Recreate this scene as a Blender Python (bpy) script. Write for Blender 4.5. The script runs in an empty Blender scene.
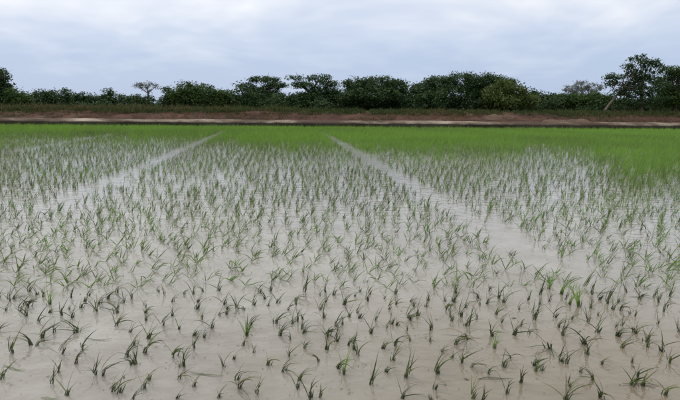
import bpy, math, random
import numpy as np
from mathutils import Vector, Matrix

random.seed(11)
rng = np.random.default_rng(11)
SC = bpy.context.scene
COL = SC.collection

# ------------------------------------------------------------------ camera
FPX, CU, CV = 513.0, 340.0, 200.0          # focal length and centre, photograph pixels
CAM_H = 1.5
PITCH, ROLL = math.radians(10.15), math.radians(0.42)
cam_d = bpy.data.cameras.new('camera')
cam_d.sensor_width = 36.0
cam_d.lens = 36.0 * FPX / 680.0
cam_d.clip_start, cam_d.clip_end = 0.05, 6000.0
cam = bpy.data.objects.new('camera', cam_d)
COL.objects.link(cam)
RM = (Matrix.Rotation(math.pi / 2 - PITCH, 3, 'X') @ Matrix.Rotation(ROLL, 3, 'Z'))
cam.matrix_world = Matrix.Translation((0, 0, CAM_H)) @ RM.to_4x4()
SC.camera = cam

# ------------------------------------------------------------------ sky and sun
SUN_EL, SUN_AZ = math.radians(52), math.radians(-35)      # azimuth from +Y towards +X
world = bpy.data.worlds.new('World')
SC.world = world
world.use_nodes = True
wt = world.node_tree
wt.nodes.clear()
def wn(t, **kw):
    n = wt.nodes.new(t)
    for k, v in kw.items():
        setattr(n, k, v)
    return n
wl = wt.links.new
w_out = wn('ShaderNodeOutputWorld'); w_bg = wn('ShaderNodeBackground')
w_bg.inputs['Strength'].default_value = 0.1
w_sky = wn('ShaderNodeTexSky', sky_type='NISHITA', sun_disc=False)
w_sky.sun_elevation = SUN_EL; w_sky.sun_rotation = SUN_AZ
w_sky.air_density = 1.0; w_sky.dust_density = 2.0; w_sky.ozone_density = 2.0
w_tc = wn('ShaderNodeTexCoord'); w_sep = wn('ShaderNodeSeparateXYZ')
wl(w_tc.outputs['Generated'], w_sep.inputs[0])
def wmath(op, a, b=None, clamp=False):
    n = wn('ShaderNodeMath', operation=op, use_clamp=clamp)
    for i, s in enumerate((a, b)):
        if s is None: continue
        if isinstance(s, (int, float)): n.inputs[i].default_value = s
        else: wl(s, n.inputs[i])
    return n.outputs[0]
zz = wmath('ADD', wmath('MAXIMUM', w_sep.outputs['Z'], 0.0), 0.19)
w_vec = wn('ShaderNodeCombineXYZ')
wl(wmath('DIVIDE', w_sep.outputs['X'], zz), w_vec.inputs[0])
wl(wmath('DIVIDE', w_sep.outputs['Y'], zz), w_vec.inputs[1])
w_n1 = wn('ShaderNodeTexNoise'); w_n1.inputs['Scale'].default_value = 0.75
w_n1.inputs['Detail'].default_value = 3.5; w_n1.inputs['Roughness'].default_value = 0.75
w_n1.inputs['Distortion'].default_value = 0.25
w_map = wn('ShaderNodeMapping'); w_map.inputs['Location'].default_value = (3.1, 1.7, 0.4)
w_map.inputs['Scale'].default_value = (1.15, 1.1, 1)
wl(w_vec.outputs[0], w_map.inputs[0]); wl(w_map.outputs[0], w_n1.inputs['Vector'])
# cloud cover: blue-grey and thin low over the horizon, thickening and whitening upwards as an overcast sky does
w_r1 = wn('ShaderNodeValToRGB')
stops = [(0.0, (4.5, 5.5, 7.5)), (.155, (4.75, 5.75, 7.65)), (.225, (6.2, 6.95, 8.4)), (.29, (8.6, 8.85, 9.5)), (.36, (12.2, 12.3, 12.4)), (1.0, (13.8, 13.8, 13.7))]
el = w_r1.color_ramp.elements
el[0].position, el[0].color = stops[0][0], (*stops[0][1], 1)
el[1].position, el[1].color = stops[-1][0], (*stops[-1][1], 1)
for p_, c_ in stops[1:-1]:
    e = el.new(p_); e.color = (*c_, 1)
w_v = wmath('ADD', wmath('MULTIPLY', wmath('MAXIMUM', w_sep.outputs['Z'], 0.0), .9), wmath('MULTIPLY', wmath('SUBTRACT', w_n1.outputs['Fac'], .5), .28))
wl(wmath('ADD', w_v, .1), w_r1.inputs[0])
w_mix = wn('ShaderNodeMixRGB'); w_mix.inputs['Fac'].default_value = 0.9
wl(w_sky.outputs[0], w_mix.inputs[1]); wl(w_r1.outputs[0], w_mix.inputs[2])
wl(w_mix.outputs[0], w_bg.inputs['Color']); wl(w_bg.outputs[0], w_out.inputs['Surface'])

sun_d = bpy.data.lights.new('sun', 'SUN')
sun_d.energy = 1.1; sun_d.angle = math.radians(18); sun_d.color = (1.0, 0.95, 0.87)
sun = bpy.data.objects.new('sun', sun_d); COL.objects.link(sun)
sdir = Vector((math.sin(SUN_AZ) * math.cos(SUN_EL), math.cos(SUN_AZ) * math.cos(SUN_EL), math.sin(SUN_EL)))
sun.rotation_euler = sdir.to_track_quat('Z', 'Y').to_euler()

SC.view_settings.view_transform = 'Standard'
SC.view_settings.look = 'None'
SC.view_settings.exposure = 0.1
SC.view_settings.gamma = 1.0
SC.view_settings.use_curve_mapping = False

# ------------------------------------------------------------------ helpers
def ray(u, v):
    return RM @ Vector(((u - CU) / FPX, -(v - CV) / FPX, -1.0))
def on_ground(u, v, z=0.0):
    d = ray(u, v)
    k = (z - CAM_H) / d.z
    return Vector((d.x * k, d.y * k, z))
def at(u, v, Y):
    d = ray(u, v)
    k = Y / d.y
    return Vector((d.x * k, Y, CAM_H + d.z * k))
RINV = RM.transposed()
def project(x, y, z=0.0):                    # numpy arrays -> photograph pixels
    r = np.array(RINV)
    p = np.stack([x, y, np.zeros_like(x) + z - CAM_H])
    c = r @ p
    return CU + FPX * c[0] / -c[2], CV - FPX * c[1] / -c[2]

def mesh_np(name, verts, faces, mat, parent=None, tint=None, smooth=False):
    """verts (N,3), faces (M,4) or (M,3) arrays -> one mesh object"""
    verts = np.ascontiguousarray(verts, dtype=np.float32)
    faces = np.ascontiguousarray(faces, dtype=np.int32)
    me = bpy.data.meshes.new(name)
    n, k = faces.shape
    me.vertices.add(len(verts)); me.vertices.foreach_set('co', verts.ravel())
    me.loops.add(n * k); me.loops.foreach_set('vertex_index', faces.ravel())
    me.polygons.add(n)
    me.polygons.foreach_set('loop_start', np.arange(0, n * k, k, dtype=np.int32))
    if smooth: me.polygons.foreach_set('use_smooth', np.ones(n, dtype=bool))
    me.update(calc_edges=True)
    if tint is not None:
        a = me.attributes.new('tint', 'FLOAT', 'POINT')
        a.data.foreach_set('value', np.ascontiguousarray(tint, dtype=np.float32))
    if mat: me.materials.append(mat)
    if name is None: return me
    o = bpy.data.objects.new(name, me); COL.objects.link(o)
    if parent: o.parent = parent
    return o
def empty(name, loc):
    o = bpy.data.objects.new(name, None); COL.objects.link(o)
    o.location = loc; o.empty_display_size = 0.1
    return o
def tag(o, label=None, cat=None, group=None, kind=None):
    if label: o['label'] = label
    if cat: o['category'] = cat
    if group: o['group'] = group
    if kind: o['kind'] = kind
    return o

# ------------------------------------------------------------------ materials
class NT:
    def __init__(s, name):
        s.m = bpy.data.materials.new(name); s.m.use_nodes = True
        s.t = s.m.node_tree; s.t.nodes.clear()
        s.out = s.n('ShaderNodeOutputMaterial')
    def n(s, t, **kw):
        x = s.t.nodes.new(t)
        for k, v in kw.items(): setattr(x, k, v)
        return x
    def l(s, a, b): s.t.links.new(a, b)
    def noise(s, scale, detail=4, rough=0.55, vec=None, stretch=None):
        x = s.n('ShaderNodeTexNoise')
        x.inputs['Scale'].default_value = scale; x.inputs['Detail'].default_value = detail
        x.inputs['Roughness'].default_value = rough
        g = s.n('ShaderNodeNewGeometry')
        v = g.outputs['Position']
        if stretch:
            mp = s.n('ShaderNodeMapping'); mp.inputs['Scale'].default_value = stretch
            s.l(v, mp.inputs[0]); v = mp.outputs[0]
        s.l(v, x.inputs['Vector'])
        return x.outputs['Fac']
    def ramp(s, fac, stops):
        x = s.n('ShaderNodeValToRGB')
        el = x.color_ramp.elements
        el[0].position, el[0].color = stops[0][0], (*stops[0][1], 1)
        el[1].position, el[1].color = stops[-1][0], (*stops[-1][1], 1)
        for p, c in stops[1:-1]:
            k = el.new(p); k.color = (*c, 1)
        s.l(fac, x.inputs[0])
        return x.outputs[0]

def leaf_mat(name, stops, source, transl=0.35, rough=0.5, spec=.35):
    """source: 'tint' reads the mesh attribute, 'object' the object's random number"""
    t = NT(name)
    if source == 'tint':
        a = t.n('ShaderNodeAttribute', attribute_name='tint'); f = a.outputs['Fac']
    else:
        a = t.n('ShaderNodeObjectInfo'); f = a.outputs['Random']
    c = t.ramp(f, stops)
    p = t.n('ShaderNodeBsdfPrincipled'); p.inputs['Roughness'].default_value = rough
    p.inputs['Specular IOR Level'].default_value = spec
    t.l(c, p.inputs['Base Color'])
    tr = t.n('ShaderNodeBsdfTranslucent'); t.l(c, tr.inputs['Color'])
    mx = t.n('ShaderNodeMixShader'); mx.inputs[0].default_value = transl
    t.l(p.outputs[0], mx.inputs[1]); t.l(tr.outputs[0], mx.inputs[2])
    t.l(mx.outputs[0], t.out.inputs['Surface'])
    return t.m

M = {}
M['rice_near'] = leaf_mat('rice_leaf_near', [(0, (.028, .036, .014)), (.4, (.050, .068, .021)), (.75, (.085, .125, .030)), (.92, (.13, .18, .04)), (1, (.19, .18, .07))], 'object', .25)
M['rice_green'] = leaf_mat('rice_leaf_bright', [(0, (.11, .22, .03)), (1, (.20, .34, .05))], 'object', .3)
M['rice_dry'] = leaf_mat('rice_leaf_dry', [(0, (.16, .14, .06)), (1, (.24, .19, .10))], 'object', .2)
M['rice_far'] = leaf_mat('rice_leaf_field', [(0, (.045, .055, .022)), (.3, (.085, .125, .036)), (.6, (.125, .225, .036)), (.85, (.145, .290, .034)), (1, (.20, .37, .045))], 'tint', .35)
M['stem'] = leaf_mat('rice_sheath', [(0, (.028, .040, .015)), (1, (.075, .100, .034))], 'object', .05)
M['tree_dark'] = leaf_mat('foliage_dark', [(0, (.026, .052, .020)), (.6, (.046, .084, .031)), (1, (.078, .122, .042))], 'tint', .2, rough=.6, spec=.12)
M['tree_mid'] = leaf_mat('foliage_mid', [(0, (.030, .058, .015)), (.6, (.056, .102, .025)), (1, (.095, .150, .040))], 'tint', .25, rough=.6, spec=.12)
M['tree_olive'] = leaf_mat('foliage_olive', [(0, (.055, .085, .022)), (.6, (.100, .140, .040)), (1, (.150, .185, .062))], 'tint', .25, rough=.6, spec=.12)
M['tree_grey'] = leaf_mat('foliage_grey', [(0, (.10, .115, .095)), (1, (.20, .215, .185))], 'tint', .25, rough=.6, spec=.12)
M['weeds'] = leaf_mat('bank_weeds', [(0, (.035, .056, .018)), (.4, (.066, .082, .028)), (.7, (.105, .075, .042)), (1, (.15, .10, .06))], 'tint', .2, rough=.7, spec=.1)

M['scraps'] = leaf_mat('floating_scraps', [(0, (.03, .026, .015)), (.6, (.09, .08, .045)), (1, (.22, .19, .13))], 'tint', .1)

def mat_bark(name, a, b):
    t = NT(name); f = t.noise(3, 5, .6, stretch=(3, 3, .6))
    p = t.n('ShaderNodeBsdfPrincipled'); p.inputs['Roughness'].default_value = .9
    t.l(t.ramp(f, [(.3, a), (.7, b)]), p.inputs['Base Color'])
    bp = t.n('ShaderNodeBump'); bp.inputs['Strength'].default_value = .5; bp.inputs['Distance'].default_value = .03
    t.l(f, bp.inputs['Height']); t.l(bp.outputs[0], p.inputs['Normal'])
    t.l(p.outputs[0], t.out.inputs['Surface']); return t.m
M['bark'] = mat_bark('bark', (.045, .035, .026), (.10, .08, .06))
M['bark_pale'] = mat_bark('bark_pale', (.085, .068, .053), (.165, .135, .108))

def mat_water():
    t = NT('muddy_water')
    p = t.n('ShaderNodeBsdfPrincipled')
    f1 = t.noise(.35, 5, .6); f2 = t.noise(2.6, 5, .62)
    m = t.n('ShaderNodeMath', operation='MULTIPLY_ADD'); m.inputs[1].default_value = .55
    t.l(f1, m.inputs[0])
    m2 = t.n('ShaderNodeMath', operation='MULTIPLY'); m2.inputs[1].default_value = .45; t.l(f2, m2.inputs[0])
    t.l(m2.outputs[0], m.inputs[2])
    c = t.ramp(m.outputs[0], [(.36, (.152, .137, .113)), (.5, (.213, .199, .174)), (.64, (.272, .259, .234))])
    # browner colour around the near right corner of the water, uneven edge
    g = t.n('ShaderNodeNewGeometry'); vd = t.n('ShaderNodeVectorMath', operation='DISTANCE'); vd.inputs[1].default_value = (1.7, 2.4, 0)
    t.l(g.outputs['Position'], vd.inputs[0])
    nd = t.noise(1.1, 4, .6); ma = t.n('ShaderNodeMath', operation='MULTIPLY_ADD'); ma.inputs[1].default_value = 1.6
    t.l(nd, ma.inputs[0]); t.l(vd.outputs['Value'], ma.inputs[2])
    mr = t.n('ShaderNodeMapRange'); mr.inputs['From Min'].default_value = 1.3; mr.inputs['From Max'].default_value = 3.3
    mr.inputs['To Min'].default_value = .95; mr.inputs['To Max'].default_value = 0
    t.l(ma.outputs[0], mr.inputs['Value'])
    mx = t.n('ShaderNodeMixRGB'); mx.inputs[2].default_value = (.145, .120, .084, 1)
    t.l(mr.outputs[0], mx.inputs[0]); t.l(c, mx.inputs[1]); c = mx.outputs[0]
    t.l(c, p.inputs['Base Color'])
    p.inputs['IOR'].default_value = 1.39
    p.inputs['Roughness'].default_value = .07
    b1 = t.noise(5.5, 3, .5, stretch=(1, 1.5, 1)); b2 = t.noise(28, 2, .5)
    bp1 = t.n('ShaderNodeBump'); bp1.inputs['Strength'].default_value = 1; bp1.inputs["Distance"].default_value = .010
    t.l(b1, bp1.inputs['Height'])
    bp2 = t.n('ShaderNodeBump'); bp2.inputs['Strength'].default_value = 1; bp2.inputs['Distance'].default_value = .0006
    t.l(b2, bp2.inputs['Height']); t.l(bp1.outputs[0], bp2.inputs['Normal'])
    t.l(bp2.outputs[0], p.inputs['Normal'])
    t.l(p.outputs[0], t.out.inputs['Surface']); return t.m
M['water'] = mat_water()

def mat_soil(name, stops, scale=1.2, dark_height=None):
    t = NT(name)
    f = t.noise(scale, 7, .65)
    c = t.ramp(f, stops)
    p = t.n('ShaderNodeBsdfPrincipled'); p.inputs['Roughness'].default_value = .95; p.inputs['Specular IOR Level'].default_value = .1
    if dark_height:                                   # near-black tone up to the given height, uneven edge
        g = t.n('ShaderNodeNewGeometry'); s = t.n('ShaderNodeSeparateXYZ'); t.l(g.outputs['Position'], s.inputs[0])
        nz = t.noise(.9, 4, .6)
        a = t.n('ShaderNodeMath', operation='MULTIPLY_ADD'); a.inputs[1].default_value = -.16; a.inputs[2].default_value = .08
        t.l(nz, a.inputs[0])
        ad = t.n('ShaderNodeMath', operation='ADD'); t.l(s.outputs['Z'], ad.inputs[0]); t.l(a.outputs[0], ad.inputs[1])
        mr = t.n('ShaderNodeMapRange'); mr.inputs['From Min'].default_value = dark_height - .03; mr.inputs['From Max'].default_value = dark_height + .03
        t.l(ad.outputs[0], mr.inputs['Value'])
        mx = t.n('ShaderNodeMixRGB'); mx.inputs[1].default_value = (.022, .020, .014, 1)
        t.l(mr.outputs[0], mx.inputs[0]); t.l(c, mx.inputs[2]); c = mx.outputs[0]
    t.l(c, p.inputs['Base Color'])
    bp = t.n('ShaderNodeBump'); bp.inputs['Strength'].default_value = .8; bp.inputs['Distance'].default_value = .12
    t.l(f, bp.inputs['Height']); t.l(bp.outputs[0], p.inputs['Normal'])
    t.l(p.outputs[0], t.out.inputs['Surface']); return t.m
M['bund'] = mat_soil('dry_bund_clay', [(.40, (.055, .038, .028)), (.48, (.09, .066, .05)), (.56, (.20, .165, .13)), (.66, (.30, .255, .205))], .22, dark_height=.385)
M['bank'] = mat_soil('red_brown_earth', [(.32, (.022, .011, .008)), (.5, (.055, .027, .019)), (.68, (.100, .055, .039))], .55)
M['pale_soil'] = mat_soil('pale_soil', [(.3, (.06, .038, .027)), (.7, (.125, .085, .060))], .9)
M['ground'] = mat_soil('field_soil', [(.3, (.05, .045, .025)), (.7, (.10, .085, .05))], .1)

# ------------------------------------------------------------------ terrain and water
BUND_Y = 38.5
ROW = math.radians(-6.9)                       # rows run towards the photograph's vanishing point
RA = np.array([math.sin(ROW), math.cos(ROW)]); RC = np.array([math.cos(ROW), -math.sin(ROW)])

g = mesh_np('ground', [(-2500, -800, -.35), (2500, -800, -.35), (2500, 4500, -.35), (-2500, 4500, -.35)], [(0, 1, 2, 3)], M['ground'])
tag(g, 'flat soil of the plain under the paddy and beyond', 'ground', kind='structure')
w = mesh_np('water', [(-150, -40, 0), (150, -40, 0), (150, BUND_Y + 1.2, 0), (-150, BUND_Y + 1.2, 0)], [(0, 1, 2, 3)], M['water'])
tag(w, 'shallow muddy water flooding the rice paddy', 'water', kind='structure')

def smooth_noise(x, seed, scales=((.09, 1), (.35, .5), (1.3, .25))):
    r = np.random.default_rng(seed); y = np.zeros_like(x)
    for f, a in scales:
        for k in range(3):
            y += a / 3 * np.sin(x * f * 2 * math.pi * r.uniform(.6, 1.5) + r.uniform(0, 6.28))
    return y
def strip_terrain(name, mat, x0, x1, dx, prof, seed, amp):
    """profile of (y, z) points swept along x with uneven edges"""
    xs = np.arange(x0, x1, dx); P = len(prof)
    V = np.zeros((len(xs), P, 3))
    for j, (y, z) in enumerate(prof):
        V[:, j, 0] = xs
        V[:, j, 1] = y + smooth_noise(xs, seed + j) * amp * 1.2
        V[:, j, 2] = z + (smooth_noise(xs, seed + 31 + j) * amp * .35 if 0 < j else 0)
    idx = np.arange(len(xs) * P).reshape(len(xs), P)
    F = np.stack([idx[:-1, :-1], idx[1:, :-1], idx[1:, 1:], idx[:-1, 1:]], -1).reshape(-1, 4)
    return mesh_np(name, V.reshape(-1, 3), F, mat, smooth=True)
b = strip_terrain('paddy_bund', M['bund'], -110, 110, .35,
    [(BUND_Y - .1, -.34), (BUND_Y, .0), (BUND_Y + .12, .2), (BUND_Y + .25, .40), (BUND_Y + .6, .50), (BUND_Y + 1.3, .57), (BUND_Y + 2.2, .55), (BUND_Y + 3.0, .1)], 5, .12)
tag(b, 'low pale clay bund with dark foot along the far edge of the paddy', 'bund', kind='structure')
bk = strip_terrain('earth_bank', M['bank'], -120, 120, .5,
    [(BUND_Y + 1.9, -.34), (BUND_Y + 2.6, .30), (BUND_Y + 3.8, .58), (BUND_Y + 5.0, .80), (BUND_Y + 6.4, 1.08), (BUND_Y + 8, 1.22), (BUND_Y + 14, 1.2), (BUND_Y + 30, 1.0), (BUND_Y + 60, .6), (BUND_Y + 70, -.34)], 77, .25)
tag(bk, 'red brown earth bank behind the pale bund', 'bank', kind='structure')

bank_z = lambda Y: np.interp(Y - BUND_Y, [1.9, 2.6, 3.8, 5.0, 6.4, 8, 14, 30], [.2, .3, .58, .80, 1.08, 1.22, 1.2, 1.0])
def mound(u0, u1, v0, v1, Y, label):
    a, b_ = at(u0, v1, Y), at(u1, v0, Y)
    w_ = (b_.x - a.x) / 2; xc = (a.x + b_.x) / 2; n, m = 44, 13
    V, F = [], []
    for i in range(n):
        for j in range(m):
            s_, q = i / (n - 1) * 2 - 1, j / (m - 1) * 2 - 1
            hgt = max(0, 1 - s_ * s_) ** .7 * max(0, 1 - q * q) * (1 + .3 * math.sin(7 * s_ + u0) + .2 * math.sin(19 * s_ + 3 * q))
            V.append((s_ * w_, q * 1.0, float(bank_z(Y + q)) - .10 + .26 * hgt - float(bank_z(Y))))
    for i in range(n - 1):
        for j in range(m - 1):
            k = i * m + j; F.append((k, k + m, k + m + 1, k + 1))
    o = mesh_np('soil_mound', V, F, M['pale_soil'], smooth=True)
    o.location = (xc, Y, float(bank_z(Y)))
    tag(o, label, 'mound', 'pale soil heaps on the bank')
mound(482, 520, 112.6, 114.2, BUND_Y + 5.2, 'pale soil heap on the brown bank below the light olive tree')
mound(540, 606, 117.0, 118.4, BUND_Y + 3.5, 'long low pale soil heap left of the leaning pale trunk')

# ------------------------------------------------------------------ trees and bushes
def tube_into(V, F, pts, radii, sides=7):
    base = len(V); rings = []
    for i, p in enumerate(pts):
        d = (pts[min(i + 1, len(pts) - 1)] - pts[max(i - 1, 0)]).normalized()
        a = d.orthogonal().normalized(); c = d.cross(a)
        for k in range(sides):
            th = k * 2 * math.pi / sides
            V.append(tuple(p + (a * math.cos(th) + c * math.sin(th)) * radii[i]))
    for i in range(len(pts) - 1):
        for k in range(sides):
            q = base + i * sides
            F.append((q + k, q + (k + 1) % sides, q + sides + (k + 1) % sides, q + sides + k))

def leaf_cloud(centres, radii, n_clumps, per, leaf, flat=.75, shell=.55, top_light=.0, aspect=1.6, rg=rng):
    """leaf-sized faces in clumps through the volume of several ellipsoids"""
    centres = np.array(centres); radii = np.array(radii)
    vol = radii[:, 0] * radii[:, 2]; pick = rg.choice(len(centres), n_clumps, p=vol / vol.sum())
    d = rg.normal(size=(n_clumps, 3)); d /= np.linalg.norm(d, axis=1)[:, None]
    rr = shell + (1 - shell) * rg.random(n_clumps) ** .6
    rr *= rg.uniform(.85, 1.08, n_clumps)
    cc = centres[pick] + d * radii[pick] * rr[:, None]
    cs = rg.uniform(.6, 1.35, n_clumps)                       # clump size
    ct = rg.normal(0, .18, n_clumps)                          # clump tint
    n = n_clumps * per
    k = np.repeat(np.arange(n_clumps), per)
    off = np.clip(rg.normal(size=(n, 3)), -1.5, 1.5) * np.array([1, 1, flat])
    clump_r = leaf * 1.75
    P = cc[k] + off * (clump_r * cs[k])[:, None]
    nv = rg.normal(size=(n, 3)); nv[:, 2] = np.abs(nv[:, 2]) + .5
    nv /= np.linalg.norm(nv, axis=1)[:, None]
    ax = np.cross(nv, rg.normal(size=(n, 3))); ax /= np.linalg.norm(ax, axis=1)[:, None]
    bx = np.cross(nv, ax)
    s = leaf * rg.uniform(.55, 1.25, n) * .5
    A, B = ax * (s * aspect)[:, None], bx * s[:, None]
    fold = nv * (s * .35)[:, None]
    V = np.stack([P - A, P - B * .9 + fold, P + A, P + B * .9 + fold], 1).reshape(-1, 3)
    F = np.arange(n * 4).reshape(-1, 4)
    tint = np.clip(.45 + ct[k] + rg.normal(0, .13, n), 0, 1)
    return V, F, np.repeat(tint, 4)

def tree(name, label, Y, lobes, mat, leaf=.135, dens=1.0, trunks=None, per=22, group=None, bark='bark', cat='tree', flat=.75, shell=.5, base_v=None, depth=.9, seed=0):
    """lobes: (u, v, ru, rv) ellipses of the crown measured in photograph pixels, set at distance Y"""
    rg = np.random.default_rng(1000 + seed + int(Y * 10))
    k = Y / (FPX * math.cos(PITCH)) * 1.01
    cs, rs = [], []
    for (u, v, ru, rv) in lobes:
        dy = rg.uniform(-.5, .5) * ru * k * .8 * depth
        p = at(u, v, Y)
        cs.append((p.x, Y + dy, p.z)); rs.append((ru * k, max(.6, ru * k * depth), rv * k))
    cs, rs = np.array(cs), np.array(rs)
    gx = float(np.average(cs[:, 0], weights=rs[:, 0]))
    gz = 1.05
    root = empty(name, (gx, Y, gz))
    tag(root, label, cat, group)
    o3 = np.array([gx, Y, gz])
    area = float((rs[:, 0] * rs[:, 2] * math.pi).sum())
    ncl = max(12, int(area * dens * 6.4 * (.26 / leaf) ** 1.9 / (per / 22)))
    V, F, T = leaf_cloud(cs - o3, rs, ncl, per, leaf, flat, shell, rg=rg)
    mesh_np('crown' if cat == 'tree' else 'foliage', V, F, mat, root, T)
    starts = trunks or [(None, None, .02 * (cs[:, 2].max() - gz) + .06)]
    for st in starts:
        u, vtop, r = st[:3]; tv, tf = [], []
        if u is None:
            a = Vector((0, 0, -.3)); c0 = Vector(tuple(np.average(cs, axis=0, weights=rs[:, 0]) - o3)); c0.z *= .55
        else:
            a = at(u, base_v or 112, Y) - Vector(o3); a.z = -.3
            c0 = at(st[3] if len(st) > 3 else u, vtop, Y) - Vector(o3)
        mid = a.lerp(c0, .5) + Vector((rg.uniform(-.1, .1), rg.uniform(-.1, .1), 0))
        tube_into(tv, tf, [a, mid, c0], [r * 1.25, r, r * .8], 8)
        for c in (cs - o3)[::(2 if len(starts) > 1 else 1)]:                                     # limbs out to each mass of the crown
            e = Vector(tuple(c)); m = c0.lerp(e, .5) + Vector((rg.uniform(-.15, .15), rg.uniform(-.15, .15), -.05 * (e - c0).length))
            tube_into(tv, tf, [c0 - Vector((0, 0, .05)), m, e], [r * .62, r * .42, r * .16], 5)
            for q in range(3):
                d = Vector(rg.normal(size=3)); d.z = abs(d.z) * .6; d = d.normalized() * float(rs[:, 0].mean()) * .6
                tube_into(tv, tf, [m, m.lerp(e + d, .5), e + d], [r * .3, r * .2, r * .07], 4)
        mesh_np('trunk' if cat == 'tree' else 'stem', tv, tf, M[st[4] if len(st) > 4 else bark], root, smooth=True)
    return root

BY = BUND_Y
tree('broadleaf_tree', 'tall dark tree cut by the left edge of the picture', BY + 13, [(0, 78, 9, 8), (-9, 82, 10, 12), (3, 90, 8, 7), (-5, 97, 12, 9)], M['tree_dark'], dens=1.5, trunks=[(-3, 88, .22)], seed=1)
tree('bush', 'low rounded green bush beside the dark tree at the left edge', BY + 12, [(13, 97, 10, 7), (22, 100, 9, 6)], M['tree_mid'], cat='bush', group='bushes along the bank', dens=1.4, seed=2)
tree('bush', 'dark green dome bush left of the small upright bush', BY + 16, [(43, 98, 10, 6.5), (54, 98, 8, 6.5)], M['tree_dark'], cat='bush', group='bushes along the bank', dens=1.5, seed=3)
tree('bush', 'small upright dark bush with a narrow pointed top', BY + 15, [(66, 95, 4, 5), (68, 102, 6, 6)], M['tree_dark'], cat='bush', group='bushes along the bank', dens=1.6, seed=4)
tree('bush', 'wide low dark bush right of the small upright bush', BY + 17, [(80, 99, 9, 6), (92, 101, 8, 5)], M['tree_dark'], cat='bush', group='bushes along the bank', dens=1.5, seed=5)
tree('bush', 'small peaked bush between wide low bush and sparse thin tree', BY + 17, [(108, 94, 5, 4), (108, 101, 10, 5)], M['tree_dark'], cat='bush', group='bushes along the bank', dens=1.5, seed=6)
tree('bush', 'long low bush in front of the sparse thin tree', BY + 17, [(122, 100, 9, 4.5), (135, 101, 9, 4.5), (148, 101, 9, 4.5)], M['tree_dark'], cat='bush', group='bushes along the bank', dens=1.5, seed=7)
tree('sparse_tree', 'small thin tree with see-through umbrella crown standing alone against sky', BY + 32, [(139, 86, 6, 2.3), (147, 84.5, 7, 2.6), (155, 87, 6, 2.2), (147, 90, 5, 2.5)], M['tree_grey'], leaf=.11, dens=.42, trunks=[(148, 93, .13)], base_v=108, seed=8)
tree('bush', 'narrow dark bush at the left foot of the broad bushy tree', BY + 16, [(167, 94, 4.5, 6), (166, 101, 7, 5)], M['tree_dark'], cat='bush', group='bushes along the bank', dens=1.5, seed=9)
tree('broadleaf_tree', 'broad bushy tree with low green dome right of the sparse thin tree', BY + 15, [(188, 91, 12, 8), (204, 93, 15, 7.5), (222, 97, 14, 6), (180, 98, 12, 7), (205, 101, 22, 6)], M['tree_mid'], dens=1.35, seed=10)
tree('flat_topped_tree', 'dark tree with layered flat crown right of the bushy dome', BY + 18, [(263, 79.5, 16, 2.6), (247, 86.5, 9, 2.4), (275, 85.5, 12, 2.6), (262, 91, 18, 3.5), (258, 98, 16, 6), (276, 99, 14, 6)], M['tree_dark'], dens=1.35, trunks=[(262, 95, .18)], flat=.55, seed=11)
tree('flat_topped_tree', 'dark spreading tree with highest flat layered crown left of centre', BY + 17, [(296, 77.5, 8, 1.5), (319, 78.5, 13, 3.0), (331, 84, 10, 2.6), (303, 85.5, 14, 2.6), (322, 91, 16, 4), (310, 98, 22, 6), (334, 97, 10, 6)], M['tree_dark'], dens=1.4, trunks=[(312, 94, .2)], flat=.55, seed=12)
tree('broadleaf_tree', 'dense dark dome tree at centre with smooth rounded top', BY + 15, [(358, 86, 15, 7), (378, 85, 18, 7), (396, 88, 12, 7), (372, 95, 32, 8), (352, 98, 14, 7), (400, 99, 14, 6)], M['tree_dark'], dens=1.45, seed=13)
tree('broadleaf_tree', 'widest dense dark tree with long level crown right of centre', BY + 16, [(420, 90, 12, 7), (440, 84, 16, 8), (462, 82, 18, 8), (485, 82, 16, 7), (503, 84, 14, 6.5), (450, 95, 30, 9), (425, 99, 16, 7), (488, 94, 20, 9)], M['tree_dark'], dens=1.45, seed=14)
tree('broadleaf_tree', 'light olive green rounded tree in front of the widest dark tree', BY + 12.5, [(505, 88, 12, 7.5), (493, 95, 12, 7), (516, 93, 13, 7), (526, 100, 11, 6), (502, 102, 18, 6)], M['tree_olive'], dens=1.4, seed=15)
tree('bush', 'low dark bush just right of the light olive tree', BY + 17, [(536, 98, 10, 6), (548, 101, 10, 6)], M['tree_dark'], cat='bush', group='bushes along the bank', dens=1.5, seed=16)
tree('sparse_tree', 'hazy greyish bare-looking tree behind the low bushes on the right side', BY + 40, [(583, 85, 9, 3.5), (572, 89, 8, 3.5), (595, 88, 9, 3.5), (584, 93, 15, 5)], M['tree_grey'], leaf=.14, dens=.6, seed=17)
tree('bush', 'mid green bush in front of the hazy grey tree', BY + 15, [(566, 99.5, 9, 5), (579, 99, 11, 5), (572, 103, 14, 5)], M['tree_mid'], cat='bush', group='bushes along the bank', dens=1.4, seed=18)
tree('bush', 'mid green bush left of the leaning pale trunk', BY + 15, [(596, 99, 10, 5.5), (606, 102, 10, 6), (592, 104, 10, 5)], M['tree_mid'], cat='bush', group='bushes along the bank', dens=1.4, seed=19)
tree('layered_tree', 'tallest tree with open clumped crown and leaning pale trunk on the right side', BY + 9.5, [(638, 59, 10, 3.4), (649, 65, 10, 4.5), (628, 66.5, 5, 2.0), (616, 77, 9, 2.8), (611, 84, 7, 2.4), (632, 72.5, 7, 2.8), (646, 75, 11, 6), (657, 84, 13, 6), (636, 84, 12, 5.5), (622, 82, 7, 2.6), (621, 91, 9, 4.5), (644, 91, 14, 4.5), (645, 98, 20, 8), (625, 101, 10, 6)], M['tree_dark'], leaf=.13, dens=.72, per=24, trunks=[(600, 93, .11, 619, 'bark_pale'), (642, 88, .16)], flat=.6, shell=.35, seed=20)
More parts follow.
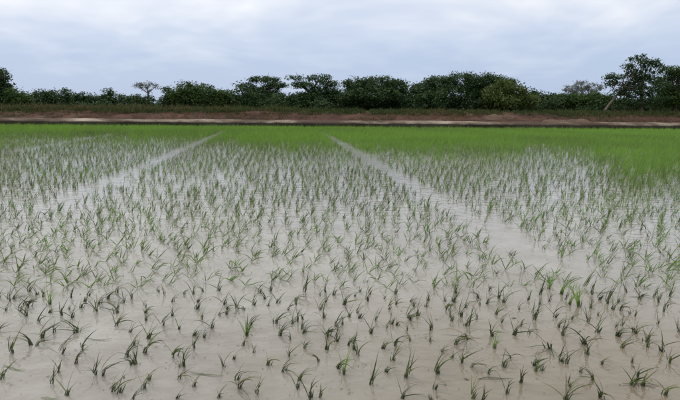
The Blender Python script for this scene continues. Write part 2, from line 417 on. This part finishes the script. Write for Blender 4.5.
tree('layered_tree', 'dark open crowned tree cut by the right edge of the picture', BY + 11, [(668, 71, 11, 4), (678, 76, 12, 5), (664, 82, 9, 5), (676, 90, 14, 6), (690, 84, 12, 8), (668, 99, 16, 8), (686, 101, 14, 7)], M['tree_mid'], leaf=.13, dens=1.1, trunks=[(676, 92, .16)], flat=.6, shell=.4, seed=21)

# scrub that reads as one mass under and behind the trees
def scrub(name, label, Y0, Y1, us, top_px, height, n, leaf, mat, seed):
    rg = np.random.default_rng(seed)
    u = rg.uniform(us[0], us[1], n); Y = rg.uniform(Y0, Y1, n)
    cs = np.array([tuple(at(a, 108, y)) for a, y in zip(u, Y)])
    hh = height * (0.55 + .45 * (smooth_noise(cs[:, 0], seed, ((.05, 1), (.2, .6))) * .5 + .5)) * rg.uniform(.6, 1.1, n) * np.interp(u, [-40, 160, 200, 520, 545, 590, 620], [.42, .42, 1, 1, .7, .7, 1])
    cs[:, 2] = 1.0 + hh * .5
    rs = np.stack([np.full(n, .9), np.full(n, .8), hh * .55], 1)
    V, F, T = leaf_cloud(cs, rs, n * 14, 20, leaf, .8, .3, rg=rg)
    o = mesh_np(name, V, F, mat, None, T)
    tag(o, label, 'undergrowth', kind='stuff')
scrub('undergrowth', 'dark tangled undergrowth filling the foot of the tree line', BY + 13, BY + 22, (-40, 720), 0, 2.7, 420, .15, M['tree_dark'], 50)
scrub('distant_thicket', 'far hazy thicket showing through gaps between the trees', BY + 42, BY + 62, (-40, 720), 0, 2.6, 260, .24, M['tree_mid'], 51)

# ------------------------------------------------------------------ blades (vectorised strips)
def blades(P, az, th0, bend, L, W, roll, S, zmin=.004, crease=False, width_pow=1.6):
    """P (N,3) roots; returns verts and quads of N curved tapering leaf blades"""
    N = len(P)
    t = np.linspace(0, 1, S + 1)
    th = th0[:, None] + bend[:, None] * t[None] ** 1.5
    dt = L[:, None] / S
    tm = (th[:, 1:] + th[:, :-1]) / 2
    r = np.concatenate([np.zeros((N, 1)), np.cumsum(np.sin(tm) * dt, 1)], 1)
    z = np.concatenate([np.zeros((N, 1)), np.cumsum(np.cos(tm) * dt, 1)], 1)
    ca, sa = np.cos(az)[:, None], np.sin(az)[:, None]
    C = np.stack([P[:, 0, None] + r * ca, P[:, 1, None] + r * sa, P[:, 2, None] + z], -1)
    if zmin is not None: C[..., 2] = np.maximum(C[..., 2], zmin + .002 * t)
    hp = np.stack([-sa + 0 * r, ca + 0 * r, 0 * r], -1)
    nn = np.stack([np.cos(th) * ca, np.cos(th) * sa, -np.sin(th)], -1)
    rl = roll[:, None, None] * (1 + .6 * t[None, :, None])
    side = hp * np.cos(rl) + nn * np.sin(rl)
    wd = (W[:, None] * np.minimum(1, .55 + 1.6 * t[None]) * (1 - t[None] ** width_pow * .97))[..., None] * .5
    V = np.stack([C - side * wd, C + side * wd], 2)              # N,S+1,2,3
    if zmin is not None: V[..., 2] = np.maximum(V[..., 2], zmin)
    idx = np.arange(N * (S + 1) * 2).reshape(N, S + 1, 2)
    F = np.stack([idx[:, :-1, 0], idx[:, :-1, 1], idx[:, 1:, 1], idx[:, 1:, 0]], -1).reshape(-1, 4)
    return V.reshape(-1, 3), F, (S + 1) * 2

# weeds on the bank
def weed_band(name, label, n, Yr, z_of, us, hmean, mat, tint_mu, seed):
    rg = np.random.default_rng(seed)
    Y = rg.uniform(*Yr, n); u = rg.uniform(*us, n)
    x = (u - CU) / FPX * Y
    keep = smooth_noise(x, seed, ((.06, 1), (.22, .8), (.8, .4))) > rg.normal(-.35, .5, n)
    x, Y = x[keep], Y[keep]; n = len(x); B = 6
    P = np.repeat(np.stack([x, Y, z_of(Y)], 1), B, 0)
    N = n * B
    P[:, :2] += rg.normal(0, .1, (N, 2))
    tuft = np.repeat(rg.lognormal(0, .35, n), B)
    tint = np.repeat(np.clip(tint_mu + .3 * smooth_noise(x, seed + 9, ((.05, 1), (.3, .6))) + rg.normal(0, .16, n), 0, 1), B)
    V, F, k = blades(P, rg.uniform(0, 6.28, N), np.abs(rg.normal(.15, .2, N)), rg.uniform(.2, 1.3, N), hmean * tuft * rg.uniform(.6, 1.2, N), rg.uniform(.03, .08, N), rg.normal(0, .8, N), 3, None)
    o = mesh_np(name, V, F, mat, None, np.repeat(np.clip(tint + rg.normal(0, .1, N), 0, 1), k))
    tag(o, label, 'weeds', kind='stuff')
bank_z = lambda Y: np.interp(Y - BY, [1.9, 2.6, 3.8, 5.0, 6.4, 8, 14, 30], [.2, .3, .58, .80, 1.08, 1.22, 1.2, 1.0])
weed_band('weeds', 'brownish green weeds and dry grass on top of the bank', 9000, (BY + 5.6, BY + 11), bank_z, (-60, 740), .24, M['weeds'], .26, 60)
weed_band('tall_weeds', 'taller brownish green weeds on the left half of the bank', 3600, (BY + 6.5, BY + 11), bank_z, (-60, 300), .34, M['weeds'], .45, 63)
weed_band('dry_grass', 'sparse dry brown grass on the face of the earth bank', 1600, (BY + 3.2, BY + 6), bank_z, (-60, 740), .16, M['weeds'], .75, 61)

# ------------------------------------------------------------------ rice far field (uncountable)
ALLEY = []                                     # the seedling-free lanes, as distance across the rows
for (a, c) in (((330, 138), (550, 265)), ((235, 127), (40, 212)), ((120, 133), (0, 155))):
    pa, pc = on_ground(*a), on_ground(*c)
    ALLEY.append((float(np.dot(RC, (pa.x, pa.y))), float(np.dot(RC, (pc.x, pc.y))), pa.y, pc.y))
print('alleys', ALLEY)

# foot points read off the photograph in tiles of 140 x 70 pixels
Z = 680 / 140
TILES = [
 (0, 330, [(200,28),(150,70),(175,68),(55,105),(290,110),(370,150),(283,195),(250,255),(460,210),(495,210),(375,5),(395,85),(545,290),(565,300),(610,125),(645,160),(640,335),(5,230),(320,310)]),
 (135, 330, [(60,35),(45,98),(185,120),(285,80),(230,170),(5,160),(60,235),(40,275),(210,230),(285,265),(200,325),(425,172),(475,135),(540,20),(575,100),(640,160),(485,232),(500,275),(590,305),(405,320)]),
 (270, 330, [(45,18),(100,40),(160,8),(90,120),(165,82),(275,20),(315,50),(240,145),(60,192),(140,235),(130,278),(240,318),(325,180),(355,205),(405,90),(420,115),(485,10),(600,68),(595,140),(560,195),(490,260),(655,225),(640,325),(190,325)]),
 (405, 330, [(30,50),(120,50),(175,100),(240,60),(225,130),(320,170),(400,205),(150,205),(140,278),(420,20),(435,80),(515,128),(600,10),(625,165),(560,245),(490,300),(320,320),(375,330),(5,220),(130,330),(635,195)]),
 (540, 330, [(110,15),(45,80),(220,60),(290,155),(260,232),(225,110),(370,20),(395,80),(460,8),(515,50),(445,150),(470,220),(495,262),(625,152),(140,270),(120,330),(600,308),(600,95),(190,195),(5,190),(300,320)]),
 (0, 270, [(65,80),(25,190),(215,20),(240,160),(235,200),(130,215),(185,245),(200,320),(340,65),(370,55),(390,175),(435,90),(345,225),(375,295),(470,40),(510,80),(515,130),(565,100),(570,180),(560,265),(465,195),(635,130),(630,295),(405,10),(80,15),(250,60)]),
 (135, 270, [(15,90),(110,100),(170,75),(180,145),(280,110),(300,180),(400,95),(430,160),(490,180),(570,165),(540,75),(655,95),(405,212),(210,280),(280,310),(330,320),(540,315),(60,320),(130,260),(390,20),(340,55),(290,15),(180,215),(600,100)]),
 (270, 270, [(50,50),(160,15),(165,100),(35,155),(85,185),(120,140),(275,60),(330,40),(410,60),(410,120),(480,110),(605,110),(575,180),(270,150),(240,185),(380,220),(420,200),(510,240),(665,225),(100,255),(155,280),(45,310),(315,265),(275,315),(485,295),(560,275),(480,15),(650,25)]),
 (405, 270, [(45,65),(130,70),(195,25),(230,80),(265,25),(325,55),(380,40),(360,130),(285,175),(265,220),(100,170),(25,145),(20,235),(130,285),(420,315),(475,150),(440,210),(510,80),(565,75),(600,140),(620,215),(560,265),(330,90),(440,20),(640,50)]),
 (540, 270, [(45,85),(75,20),(105,110),(145,160),(185,170),(250,110),(325,155),(370,65),(420,100),(515,85),(470,40),(610,70),(575,150),(385,190),(440,205),(460,215),(225,240),(280,215),(85,270),(105,310),(270,295),(360,270),(395,262),(370,315),(460,290),(520,330),(570,255),(665,290),(300,40),(600,195)]),
]
SPECIAL = {  # look and place of the ones that stand out
 (48, 303): ('lush', 'bright green bushy seedling clump standing out near the left side'),
 (549, 287): ('lush', 'tallest bright green seedling clump, leftmost of the green knot at right of centre'),
 (562, 293): ('lush', 'bright green seedling clump in the middle of the green knot at right of centre'),
 (570, 303): ('lush', 'bright green seedling clump, front left of the green knot at right of centre'),
 (578, 305): ('lush', 'bright green seedling clump, front right of the green knot at right of centre'),
 (495, 346): ('lush', 'short bright green seedling clump in the open muddy water at lower right'),
 (600, 362): ('fallen', 'seedling with long leaf stretched flat to the right above lower right corner'),
 (102, 373): ('fallen', 'seedling with long pale leaf trailing right over open water at lower left'),
 (60, 353): ('bent', 'dark thick seedling arching right in the open water at lower left'),
 (58, 370): ('upright', 'dark stubby seedling just below the arching one at lower left'),
 (11, 352): ('upright', 'small lone seedling nearest the left edge in open water'),
 (246, 334): ('lush', 'wide seedling clump with several arching leaves left of centre foreground'),
 (343, 372): ('lush', 'bright seedling with dry reddish leaf at bottom centre'),
}
pts = []
for x0, y0, lst in TILES:
    for (a, c) in lst:
        pts.append((x0 + a / Z, y0 + c / Z))
r = random.Random(5)
used_special = set()
seeds = []
for (uu, vv) in pts:
    if vv > 399: vv = 398.5
    seeds.append((uu, vv))
NEAR_V = 268.0
def field_points():
    across, along = .185, .135
    cs = np.arange(-75, 75, across); as_ = np.arange(1.5, 70, along)
    C, A = np.meshgrid(cs, as_); C = C.ravel(); A = A.ravel()
    n = len(C)
    C = C + rng.normal(0, .042, n); A = A + rng.normal(0, .055, n)
    x = C * RC[0] + A * RA[0]; y = C * RC[1] + A * RA[1]
    return x, y, C
def edge_of_green(u):
    return np.interp(u, [-20, 0, 60, 130, 225, 245, 330, 350, 420, 500, 530, 585, 605, 625, 650, 690],
                        [134, 134, 134, 136, 139, 149, 147, 149, 154, 153, 147, 149, 164, 182, 180, 174])
x, y, C = field_points()
ok = (y > 1.6) & (y < BY - .35) & (np.abs(x) < .72 * y + 1.5)
x, y, C = x[ok], y[ok], C[ok]
u, v = project(x, y)
gq = 1 / (1 + np.exp((v - edge_of_green(u) - smooth_noise(u, 3, ((.02, 3.5), (.06, 3.5))) ) / np.where(u > 560, 4.5, 2.6)))   # 1 inside the lush stand
gaps = smooth_noise(x * 1.0 + 3.1 * y, 21, ((.11, 1), (.3, .6))) + smooth_noise(y * 1.3 - 1.7 * x, 22, ((.09, 1), (.33, .6)))
keep = rng.random(len(x)) < np.clip(.86 + .18 * gaps, .35, .97)
# lanes
for j, (p0, p1, y0, y1) in enumerate(ALLEY):
    cen = p1 + (p0 - p1) * np.clip((y - y1) / (y0 - y1), -.3, 1.4)
    wid = (.23, .20, .19)[j] + .02 * smooth_noise(y, 40 + j, ((.1, 1), (.4, .5)))
    fade = np.clip((y - 3.9) / .8, 0, 1) if j == 0 else np.clip((y - 6.5) / 1.5, 0, 1)
    fade = fade * np.clip((36 - y) / 5, 0, 1)
    inside = np.abs(C - cen) < wid
    keep &= ~(inside & (rng.random(len(x)) < .97 * fade))
keep &= (v < 392) & (rng.random(len(v)) < np.clip((385 - v) / 105, 0, 1) * .9 * np.where((u < 130) & (v > 318), .35, 1) + .04)
near_ok = np.ones(len(v), bool)
for j_ in np.nonzero(keep & (v > 258))[0]:
    near_ok[j_] = min((u[j_] - a_) ** 2 + ((v[j_] - c_) * 2.0) ** 2 for a_, c_ in seeds) > 7.5 ** 2
keep &= near_ok
# of all the plants near the camera the 300 that show largest become things of their own, the rest joins the field
stands_out = lambda a_, c_: any(abs(k[0] - a_) < 3 and abs(k[1] - c_) < 3 for k in SPECIAL)
near_i = [j_ for j_ in np.nonzero(keep & (v > 262))[0] if -6 < u[j_] < 686]
pool = [(stands_out(a_, c_), c_, a_, None) for a_, c_ in seeds] + [(False, float(v[j_]), float(u[j_]), j_) for j_ in near_i]
pool.sort(key=lambda q: (not q[0], -q[1]))
seeds = []; spare = []
for q in pool[:300]:
    seeds.append((q[2], q[1]))
    if q[3] is not None: keep[q[3]] = False
for q in pool[300:]:
    if q[3] is None: spare.append(on_ground(q[2], q[1]))
print('near cut at', pool[299][1], 'spare', len(spare))
x, y, C, u, v, gq = (q[keep] for q in (x, y, C, u, v, gq))
if spare:
    x = np.concatenate([x, [p_.x for p_ in spare]]); y = np.concatenate([y, [p_.y for p_ in spare]])
    u, v = project(x, y); gq = np.concatenate([gq, np.zeros(len(spare))])
# lush stand: extra plants between the rows
ex = gq > rng.random(len(gq))
ex2 = ex & (rng.random(len(gq)) < .35)
def jit(q, s): return q + rng.normal(0, s, len(q))
x = np.concatenate([x, jit(x[ex], .09), jit(x[ex2], .1)]); y = np.concatenate([y, jit(y[ex], .09), jit(y[ex2], .1)])
v = np.concatenate([v, v[ex], v[ex2]]); gq = np.concatenate([gq, gq[ex], gq[ex2]])
ok = y < BY - .25
Cx = x * RC[0] + y * RC[1]
for j, (p0, p1, y0, y1) in enumerate(ALLEY):
    cen = p1 + (p0 - p1) * np.clip((y - y1) / (y0 - y1), -.3, 1.4)
    ok &= ~((np.abs(Cx - cen) < (.25, .2, .17)[j]) & (y > 14) & (y < (27, 33, 30)[j]))
x, y, v, gq = x[ok], y[ok], v[ok], gq[ok]
order = np.argsort(-v)
x, y, v, gq = x[order], y[order], v[order], gq[order]
print('hills of rice', len(x))

def grow(x, y, gq, B, S, seed, wmul=1.0):
    rg = np.random.default_rng(seed); n = len(x); N = n * B
    P = np.repeat(np.stack([x, y, np.full(n, -.01)], 1), B, 0)
    P[:, :2] += rg.normal(0, .012, (N, 2))
    g_ = np.repeat(gq, B)
    hs = np.repeat(rg.lognormal(0, .20, n), B)
    az = rg.uniform(0, 6.283, N)
    windy = rg.random(N) < .55                                     # most leaves give to the wind, left to right
    az = np.where(windy, rg.normal(.15, .55, N), az)
    L = (.155 + .085 * g_) * hs * rg.uniform(.6, 1.15, N)
    low = np.clip((9 - np.repeat(y, B)) / 4.5, 0, 1)
    th0 = np.abs(rg.normal(.06 + .42 * low, .18, N)); bend = np.abs(rg.normal(.5 + .45 * low, .5, N)) * (1 - .35 * g_)
    W = rg.uniform(.007, .0115, N) * wmul
    patch = .05 * smooth_noise(x * .8 + y * .3, 71, ((.05, 1), (.16, .8))) + .05 * smooth_noise(y - .4 * x, 72, ((.06, 1), (.2, .8)))
    tint = np.repeat(np.clip(.45 + .28 * gq + patch * 1.6 + rg.normal(0, .12, n), 0, 1), B) + rg.normal(0, .07, N)
    dead = rg.random(N) < .03
    V, F, k = blades(P, az, th0, bend, L, W, rg.normal(0, .7, N), S)
    return V, F, np.repeat(np.clip(tint, 0, 1), k)
near = y < 13
mid = (y >= 13) & (y < 24)
far = y >= 24
VV, FF, TT, base = [], [], [], 0
for sel, B, S, wm, sd in ((near, 6, 4, .95, 1), (mid, 5, 3, 1.0, 2), (far, 5, 2, 1.45, 3)):
    V, F, T = grow(x[sel], y[sel], gq[sel], B, S, sd, wm)
    VV.append(V); FF.append(F + base); TT.append(T); base += len(V)
o = mesh_np('rice_field', np.concatenate(VV), np.concatenate(FF), M['rice_far'], None, np.concatenate(TT))
tag(o, 'thousands of young green rice plants in rows across the flooded paddy', 'rice', kind='stuff')

# ------------------------------------------------------------------ the nearest seedlings, one by one
def leaf_mesh(az, th0, bend, L, W, roll, root, S=7):
    V, F, k = blades(np.array([root]), np.array([az]), np.array([th0]), np.array([bend]), np.array([L]), np.array([W]), np.array([roll]), S)
    # raise a keel along the middle so that the blade is folded, not a flat ribbon
    V = V.reshape(-1, 2, 3); a, c = V[:, 0], V[:, 1]
    mid_ = (a + c) / 2; wv = np.linalg.norm(c - a, axis=1)[:, None]
    tang = np.gradient(mid_, axis=0); nrm = np.cross(c - a, tang); nrm /= np.linalg.norm(nrm, axis=1)[:, None] + 1e-9
    nrm = np.where(nrm[:, 2:3] > 0, -nrm, nrm)
    mid_ = mid_ + nrm * wv * .22; mid_[:, 2] = np.maximum(mid_[:, 2], .002)
    V3 = np.stack([a, mid_, c], 1); n = len(V3)
    idx = np.arange(n * 3).reshape(n, 3)
    F = np.concatenate([np.stack([idx[:-1, j], idx[:-1, j + 1], idx[1:, j + 1], idx[1:, j]], -1) for j in (0, 1)])
    me_o = mesh_np('leaf', V3.reshape(-1, 3), F, None, smooth=True)
    me = me_o.data; bpy.data.objects.remove(me_o); return me
def stem_mesh(rg, tillers, lean):
    tv, tf = [], []
    for k in range(tillers):
        a = Vector((rg.normal(0, .009), rg.normal(0, .009), -.03))
        h = rg.uniform(.025, .06)
        b_ = a + Vector((h * lean * rg.uniform(.5, 1.3) + rg.normal(0, .006), rg.normal(0, .006), h + .03))
        tube_into(tv, tf, [a, a.lerp(b_, .55), b_], [.0047, .0041, .0015], 6)
    o = mesh_np('stem', np.array(tv), np.array(tf), M['stem'], smooth=True)
    me = o.data; bpy.data.objects.remove(o); return me

PROTO = {}
def make_protos():
    rg = np.random.default_rng(99)
    kinds = {'bent': (26, .70, .9, .205), 'upright': (16, .28, .6, .205), 'fallen': (10, 1.0, 1.0, .24), 'lush': (5, .22, .8, .26)}
    for kn, (n, th, bd, L) in kinds.items():
        PROTO[kn] = []
        for i in range(n):
            B = {'lush': 9}.get(kn, int(rg.integers(3, 8)))
            lvs = []
            for k in range(B):
                if kn == 'upright' or kn == 'lush':
                    az = rg.uniform(0, 6.28) if rg.random() < .5 else rg.normal(.1, .5)
                else:
                    az = rg.normal(.25, .55) if rg.random() < .86 else rg.uniform(0, 6.28)
                root = (rg.normal(0, .008), rg.normal(0, .008), rg.uniform(.005, .03))
                lvs.append(leaf_mesh(az, abs(rg.normal(th, .22)), abs(rg.normal(bd, .45)), L * rg.uniform(.5, 1.15), rg.uniform(.007, .0115), rg.normal(.2, .8), root))
            PROTO[kn].append((stem_mesh(rg, int(rg.integers(4, 8)) + (2 if kn == 'lush' else 0), min(th, .8)), lvs))
make_protos()
for kn, lst in PROTO.items():
    for sm, lvs in lst:
        for i, me in enumerate(lvs):
            me.materials.append(M['rice_green'] if kn == 'lush' else (M['rice_dry'] if i == 0 and (kn == 'fallen' or random.random() < .22) else M['rice_near']))

def seedling(kind, loc, label, group, rz, sc, r):
    sm, lvs = r.choice(PROTO[kind])
    root = empty('rice_seedling', loc)
    root.rotation_euler = (0, 0, rz); root.scale = (sc, sc, sc)
    tag(root, label, 'rice seedling', group)
    o = bpy.data.objects.new('stem', sm); COL.objects.link(o); o.parent = root
    for me in lvs:
        o = bpy.data.objects.new('leaf', me); COL.objects.link(o); o.parent = root
    return root

print('near seedlings', len(seeds), 'of', len(pts))
bottom = sorted([s for s in seeds if s[1] > 391])
ORD = ['first', 'second', 'third', 'fourth', 'fifth', 'sixth', 'seventh', 'eighth', 'ninth', 'tenth', 'eleventh', 'twelfth', 'thirteenth', 'fourteenth', 'fifteenth', 'sixteenth']
GRP = 'single rice seedlings in the nearest water'
NEIGH = {}
LAND = [(48, 303, 'the bright green bushy clump near the left side'), (562, 296, 'the bright green knot at right'), (495, 346, 'the short bright green clump at lower right'),
        (600, 362, 'the seedling with the flat long leaf at lower right'), (102, 373, 'the seedling with the trailing pale leaf at lower left'),
        (60, 353, 'the thick dark arching seedling at lower left'), (246, 334, 'the wide arching clump left of centre'), (343, 372, 'the bright seedling at bottom centre'),
        (14, 368, 'the loose leaf floating by the left edge'), (207, 375, 'the long leaf floating left of bottom centre'), (495, 380, 'the long leaf floating at lower right'),
        (98, 340, 'the thin leaf floating above the lower left open patch'), (641, 298, 'the short leaf floating near the right edge'), (642, 385, 'the dark leaf floating in the bottom right corner')]
free = [s_ for s_ in seeds if s_ not in bottom and not any(abs(k[0] - s_[0]) < 3 and abs(k[1] - s_[1]) < 3 for k in SPECIAL)]
for side_, key_ in (('left', lambda s_: s_[0]), ('right', lambda s_: 680 - s_[0])):
    edge_ = sorted([s_ for s_ in free if 0 < key_(s_) < 16], key=lambda s_: -s_[1])[:8]
    for i_, s_ in enumerate(edge_):
        NEIGH[s_] = 'seedling hugging the %s edge of the picture, %s up from the bottom there' % (side_, ORD[i_])
for (lu, lv, ln) in LAND:
    for word, test in (('immediately left of', lambda du, dv: du < -6 and abs(dv) < .5 * abs(du)), ('immediately right of', lambda du, dv: du > 6 and abs(dv) < .5 * abs(du)),
                       ('just above', lambda du, dv: dv < -5 and abs(du) < .6 * abs(dv)), ('just below', lambda du, dv: dv > 5 and abs(du) < .6 * abs(dv)),
                       ('diagonally above and left of', lambda du, dv: du < 0 and dv < 0 and .5 < dv / du < 1.6), ('diagonally above and right of', lambda du, dv: du > 0 and dv < 0 and .5 < -dv / du < 1.6),
                       ('diagonally below and left of', lambda du, dv: du < 0 and dv > 0 and .5 < -dv / du < 1.6), ('diagonally below and right of', lambda du, dv: du > 0 and dv > 0 and .5 < dv / du < 1.6)):
        c_ = sorted([s_ for s_ in free if s_ not in NEIGH and test(s_[0] - lu, s_[1] - lv)], key=lambda s_: math.hypot(s_[0] - lu, s_[1] - lv))
        if c_ and math.hypot(c_[0][0] - lu, c_[0][1] - lv) < 42: NEIGH[c_[0]] = 'seedling ' + word + ' ' + ln
for (uu, vv) in seeds:
    sp = None
    for k in SPECIAL:
        if k not in used_special and abs(k[0] - uu) < 3 and abs(k[1] - vv) < 3: sp = k; break
    p = on_ground(uu, vv + 1.5)
    bentness = np.clip((vv - 262) / 70, 0, 1)
    if sp:
        used_special.add(sp); kind, label = SPECIAL[sp]
    else:
        q = r.random()
        kind = 'fallen' if q < .10 * bentness else ('bent' if q < .28 + .55 * bentness else 'upright')
        if (uu, vv) in bottom and bottom.index((uu, vv)) < len(ORD):
            label = 'rice seedling at the bottom edge of the picture, %s from the left there' % ORD[bottom.index((uu, vv))]
        elif (uu, vv) in NEIGH:
            label = NEIGH[(uu, vv)]
        else:
            label = {'bent': 'small dark rice seedling with leaves bent over to the right in open foreground water',
                     'upright': 'small dark rice seedling with upright leaves in open foreground water',
                     'fallen': 'small rice seedling with leaves fallen flat onto the foreground water'}[kind]
    rz = r.gauss(.1, .38) + (math.pi if (r.random() < .1 and not sp) else 0)
    sc = r.uniform(.44, .84) * (1.15 if kind == 'lush' else 1.0)
    seedling(kind, (p.x, p.y, 0), label, GRP, rz, sc, r)

# loose leaves floating on the water
def floating(u0, v0, u1, v1, label):
    a, c = on_ground(u0, v0), on_ground(u1, v1)
    n = 9; V, F = [], []
    d = c - a; s = Vector((-d.y, d.x, 0)).normalized()
    for i in range(n):
        t = i / (n - 1)
        w_ = .0045 * (1 - abs(2 * t - .9) ** 2.5 * .8)
        p = d * t + s * (.014 * math.sin(t * 3.4 + u0))
        zc = .004 + .004 * math.sin(t * 5 + v0) ** 2
        for q, dz in ((-1, .0), (0, .0015), (1, .0)):
            V.append((p.x + s.x * w_ * q, p.y + s.y * w_ * q, zc + dz))
    for i in range(n - 1):
        for j in range(2):
            k = i * 3 + j; F.append((k, k + 3, k + 4, k + 1))
    o = mesh_np('floating_leaf', V, F, M['rice_near'], smooth=True); o.location = (a.x, a.y, 0)
    tag(o, label, 'leaf', 'loose leaves floating on the water')
floating(2, 367, 27, 370, 'loose thin leaf floating by the left edge in open water')
floating(190, 375, 224, 375, 'long thin leaf floating level on water left of bottom centre')
floating(478, 380, 512, 379, 'long thin leaf floating at lower right, left of the diagonal seedlings')
floating(84, 340, 112, 339, 'thin floating leaf above the open patch at lower left')
floating(580, 293, 618, 292, 'long thin leaf floating just right of the bright green knot')
floating(628, 297, 655, 299, 'short thin leaf floating right of the green knot, near right edge')
floating(622, 385, 662, 386, 'long dark leaf floating near the bottom right corner')
floating(40, 399, 62, 397, 'thin leaf floating on the bottom edge at the left')

# scraps of leaf, root and foam on the water, too many and too small to count
rg = np.random.default_rng(321)
n = 2600
fy = 2.3 + 7.5 * rg.random(n) ** 1.5; fx = rg.uniform(-.75, .75, n) * fy
ln = rg.lognormal(math.log(.0055), .5, n); an = rg.uniform(0, math.pi, n); wd = ln * rg.uniform(.10, .35, n)
c_, s_ = np.cos(an), np.sin(an)
P = np.stack([fx, fy, np.full(n, .0035)], 1)
A = np.stack([c_ * ln, s_ * ln, 0 * ln], 1); B_ = np.stack([-s_ * wd, c_ * wd, 0 * ln], 1)
up = np.array([0, 0, .0016])
V = np.stack([P - A, P - B_ + up, P + A, P + B_ + up], 1).reshape(-1, 3)
o = mesh_np('floating_debris', V, np.arange(n * 4).reshape(-1, 4), M['scraps'], None, np.repeat(rg.random(n), 4))
tag(o, 'tiny scraps of leaf and root floating on the near water', 'debris', kind='stuff')
